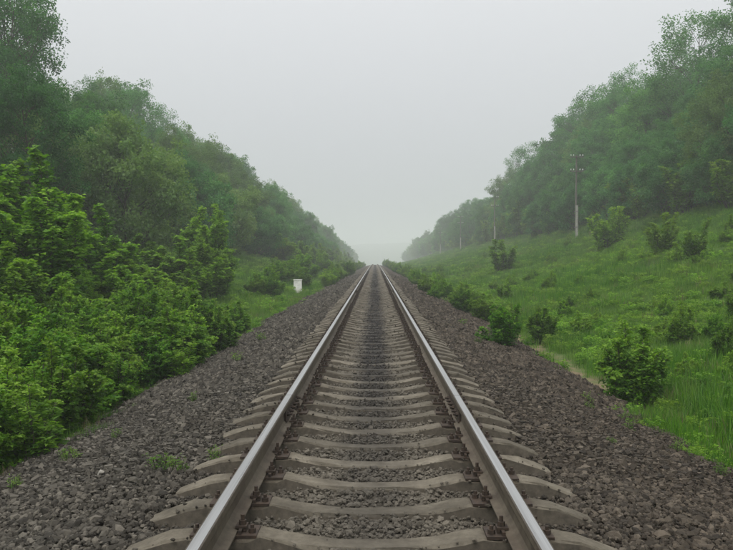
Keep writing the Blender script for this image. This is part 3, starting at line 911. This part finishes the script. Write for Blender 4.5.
for sd, mt, hh, ww, lf in ((5, 'herb', .24, .45, .05), (6, 'shrub', .22, .5, .055)):
    TUFTS.append(bpy.data.objects.new('grass_tuft', make_bush(sd, hh, ww, 10, 9, lf, M[mt], .4, 6, .5)[1]))

def scatter(name, P, S, K, label):
    n = len(P)
    me = bpy.data.meshes.new(name)
    me.vertices.add(n); me.vertices.foreach_set('co', np.ascontiguousarray(P, np.float32).ravel())
    for k, val, ty in (('size', S, 'FLOAT'), ('spin', np.random.default_rng(9).uniform(0, 6.283, n), 'FLOAT'), ('sort', K, 'INT')):
        a = me.attributes.new(k, ty, 'POINT')
        a.data.foreach_set('value', np.ascontiguousarray(val, np.int32 if ty == 'INT' else np.float32))
    o = link(name, me, label=label, cat='grass', kind='stuff')
    ng = bpy.data.node_groups.new(name, 'GeometryNodeTree')
    ng.interface.new_socket('Geometry', in_out='INPUT', socket_type='NodeSocketGeometry')
    ng.interface.new_socket('Geometry', in_out='OUTPUT', socket_type='NodeSocketGeometry')
    gi = ng.nodes.new('NodeGroupInput'); go = ng.nodes.new('NodeGroupOutput')
    jn = ng.nodes.new('GeometryNodeJoinGeometry')
    def named(nm, ty):
        q = ng.nodes.new('GeometryNodeInputNamedAttribute'); q.data_type = ty; q.inputs[0].default_value = nm
        return q.outputs[0]
    size, spin, sort = named('size', 'FLOAT'), named('spin', 'FLOAT'), named('sort', 'INT')
    cx = ng.nodes.new('ShaderNodeCombineXYZ'); ng.links.new(spin, cx.inputs[2])
    for k, src in enumerate(TUFTS):
        oi = ng.nodes.new('GeometryNodeObjectInfo'); oi.inputs[0].default_value = src; oi.inputs['As Instance'].default_value = True
        cmp_ = ng.nodes.new('FunctionNodeCompare'); cmp_.data_type = 'INT'; cmp_.operation = 'EQUAL'
        ins = [q for q in cmp_.inputs if q.type == 'INT']
        ng.links.new(sort, ins[0]); ins[1].default_value = k
        ip = ng.nodes.new('GeometryNodeInstanceOnPoints')
        ng.links.new(gi.outputs[0], ip.inputs['Points'])
        ng.links.new(cmp_.outputs[0], ip.inputs['Selection'])
        ng.links.new(oi.outputs['Geometry'], ip.inputs['Instance'])
        ng.links.new(cx.outputs[0], ip.inputs['Rotation'])
        ng.links.new(size, ip.inputs['Scale'])
        ng.links.new(ip.outputs[0], jn.inputs[0])
    ng.links.new(jn.outputs[0], go.inputs[0])
    md = o.modifiers.new('grass', 'NODES'); md.node_group = ng
    return o
r = np.random.default_rng(77)
def grass_points(sgn, bands):
    P = []; S = []; K = []
    for y0, y1, x0, x1, dens, sz in bands:
        n = int((y1 - y0) * (x1 - x0) * dens)
        x = r.uniform(x0, x1, n); y = r.uniform(y0, y1, n)
        edge = np.interp(y, [5, 25, 40], [3.35, 3.25, 2.7]) + noise2(y, y * 0, 8, 4, .12) * .35 - .5 * (r.random(n) < .12) * r.random(n)
        bare = (np.abs(x - 3.85 - .12 * np.sin(y * .5)) < np.interp(y, [11, 13, 22, 36], [.25, .58, .58, .3])) & (sgn > 0) & (y > 11) & (y < 36) & (r.random(n) < .93)
        keep = (x > edge) & ~bare & (x < .56 * y + 2)
        x, y = x[keep], y[keep]; n = len(x)
        s = sz * r.uniform(.65, 1.3, n) * np.interp(x, [3.0, 4.6], [.35, 1.0]) * (1 + .25 * noise2(x, y, 13, 4, .09))
        herby = .12 + .2 * np.clip(noise2(x, y, 21, 4, .07), 0, 1)
        nz = noise2(x, y, 31, 5, .10) + r.normal(0, .35, n)
        k = np.where(nz > .42, 2, np.where(nz < -.45, 1, 0))
        k = np.where(r.random(n) < herby, r.choice([4, 5], n), k)
        k = np.where(r.random(n) < np.where(x < 4.5, .12, .035), 3, k)
        xx = sgn * x
        P.append(np.stack([xx, y, ground_z(xx, y)], 1)); S.append(s); K.append(k)
    return np.concatenate(P), np.concatenate(S), np.concatenate(K)
bands = [(5.5, 14, 3.0, 9.5, 34, .95), (14, 30, 3.0, 18, 20, 1.05), (30, 70, 2.6, 27, 9, 1.3), (70, 130, 3.2, 26, 5, 1.5), (130, 300, 3.2, 26, 1.8, 2.0)]
Pg, Sg, Kg = grass_points(1, bands)
scatter('grass', Pg, Sg, Kg, 'tall green grass covering the slope below the poles')
bands = [(5, 14, 3.2, 4.6, 22, .75), (14, 23, 3.1, 4.2, 14, .75), (6, 14, 4.6, 8, 10, .6), (14, 23, 4.2, 16, 10, .9), (23, 30, 3.0, 16, 12, 1.0), (30, 70, 2.6, 18, 7, 1.3), (70, 130, 3.2, 18, 4, 1.6), (130, 260, 3.2, 18, 1.6, 2.2)]
Pg, Sg, Kg = grass_points(-1, bands)
scatter('grass', Pg, Sg, Kg, 'green grass between the brambles and the wood on the culvert side')

# ------------------------------------------------------------------ utility poles
def utility_pole(x, y, label):
    z = float(ground_z(x, y))
    o = link('utility_pole', None, None, (x, y, z), label, 'utility pole', 'line of poles along the grassy slope')
    H = 8.1
    v, f = tube(np.array([(0, 0, .7), (0, 0, 3), (0.015, 0, 6), (0.03, 0, H)]), [.10, .09, .08, .068], 10)
    link('pole', mk_mesh('pole', v, f, [M['wood']], True), o)
    mb = MB(); mb.box((.03, -.22, 1.4), (.19, .20, 3.8), 0, .88)
    link('concrete_stub', mb.mesh('concrete_stub', [M['conc']]), o)
    for zz in (1.2, 2.7):
        mb = MB(); mb.box((.02, -.10, zz), (.30, .46, .07)); link('wire_binding', mb.mesh('wire_binding', [M['twine']]), o)
    for k, zz in enumerate((H - .18, H - 1.55)):
        mb = MB(); mb.box((0.03, -.12, zz), (1.25, .07, .08))
        arm = link('crossarm', mb.mesh('crossarm', [M['wood']]), o)
        for dx in (-.56, -.3, .3, .56):
            mb = MB(); mb.prism((0, 0, 0), .012, .10, 6)
            mb.prism((0, 0, .07), .05, .06, 8, 1, .042); mb.prism((0, 0, .13), .034, .07, 8, 1, .026)
            link('insulator', mb.mesh('insulator', [M['twine'], M['porcelain']]), arm, (dx + .03, -.12, zz + .05))
    return o
for (x, y, lab) in ((19.3, 74.4, 'wooden utility pole on a concrete stub, standing behind the round slope bush'),
                    (19.3, 125.0, 'second utility pole along the slope, its foot lost in the trees'),
                    (19.3, 175.0, 'third utility pole along the slope, pale in the mist'),
                    (19.3, 229.0, 'fourth utility pole along the slope, almost lost in mist')):
    utility_pole(x, y, lab)

# ------------------------------------------------------------------ whitewashed culvert headwall
cx_, cy_ = -4.85, 48.5
cz_ = float(ground_z(cx_, cy_))
o = link('culvert_headwall', None, None, (cx_, cy_, cz_), 'whitewashed concrete culvert block showing among the bushes', 'culvert')
mb = MB(); mb.box((0, 0, .24), (.50, .34, 1.2), 0, .97); link('block', mb.mesh('block', [M['whitewash']]), o)
mb = MB(); mb.box((0, 0, .86), (.53, .38, .04)); link('coping', mb.mesh('coping', [M['whitewash']]), o)

# ------------------------------------------------------------------ mist
m = bpy.data.materials.new('haze')
m.use_nodes = True
nt = m.node_tree; nt.nodes.clear()
out = nt.nodes.new('ShaderNodeOutputMaterial'); pv = nt.nodes.new('ShaderNodeVolumePrincipled')
pv.inputs['Color'].default_value = (.962, .988, 1.0, 1)
pv.inputs['Density'].default_value = HAZE_DENSITY
pv.inputs['Anisotropy'].default_value = 0.2
nt.links.new(pv.outputs[0], out.inputs['Volume'])
mb = MB(); mb.box((0, 1270, -8), (2700, 2800, 116))
link('haze', mb.mesh('haze', [m]), kind='stuff', label='even grey mist filling the cutting', cat='haze')
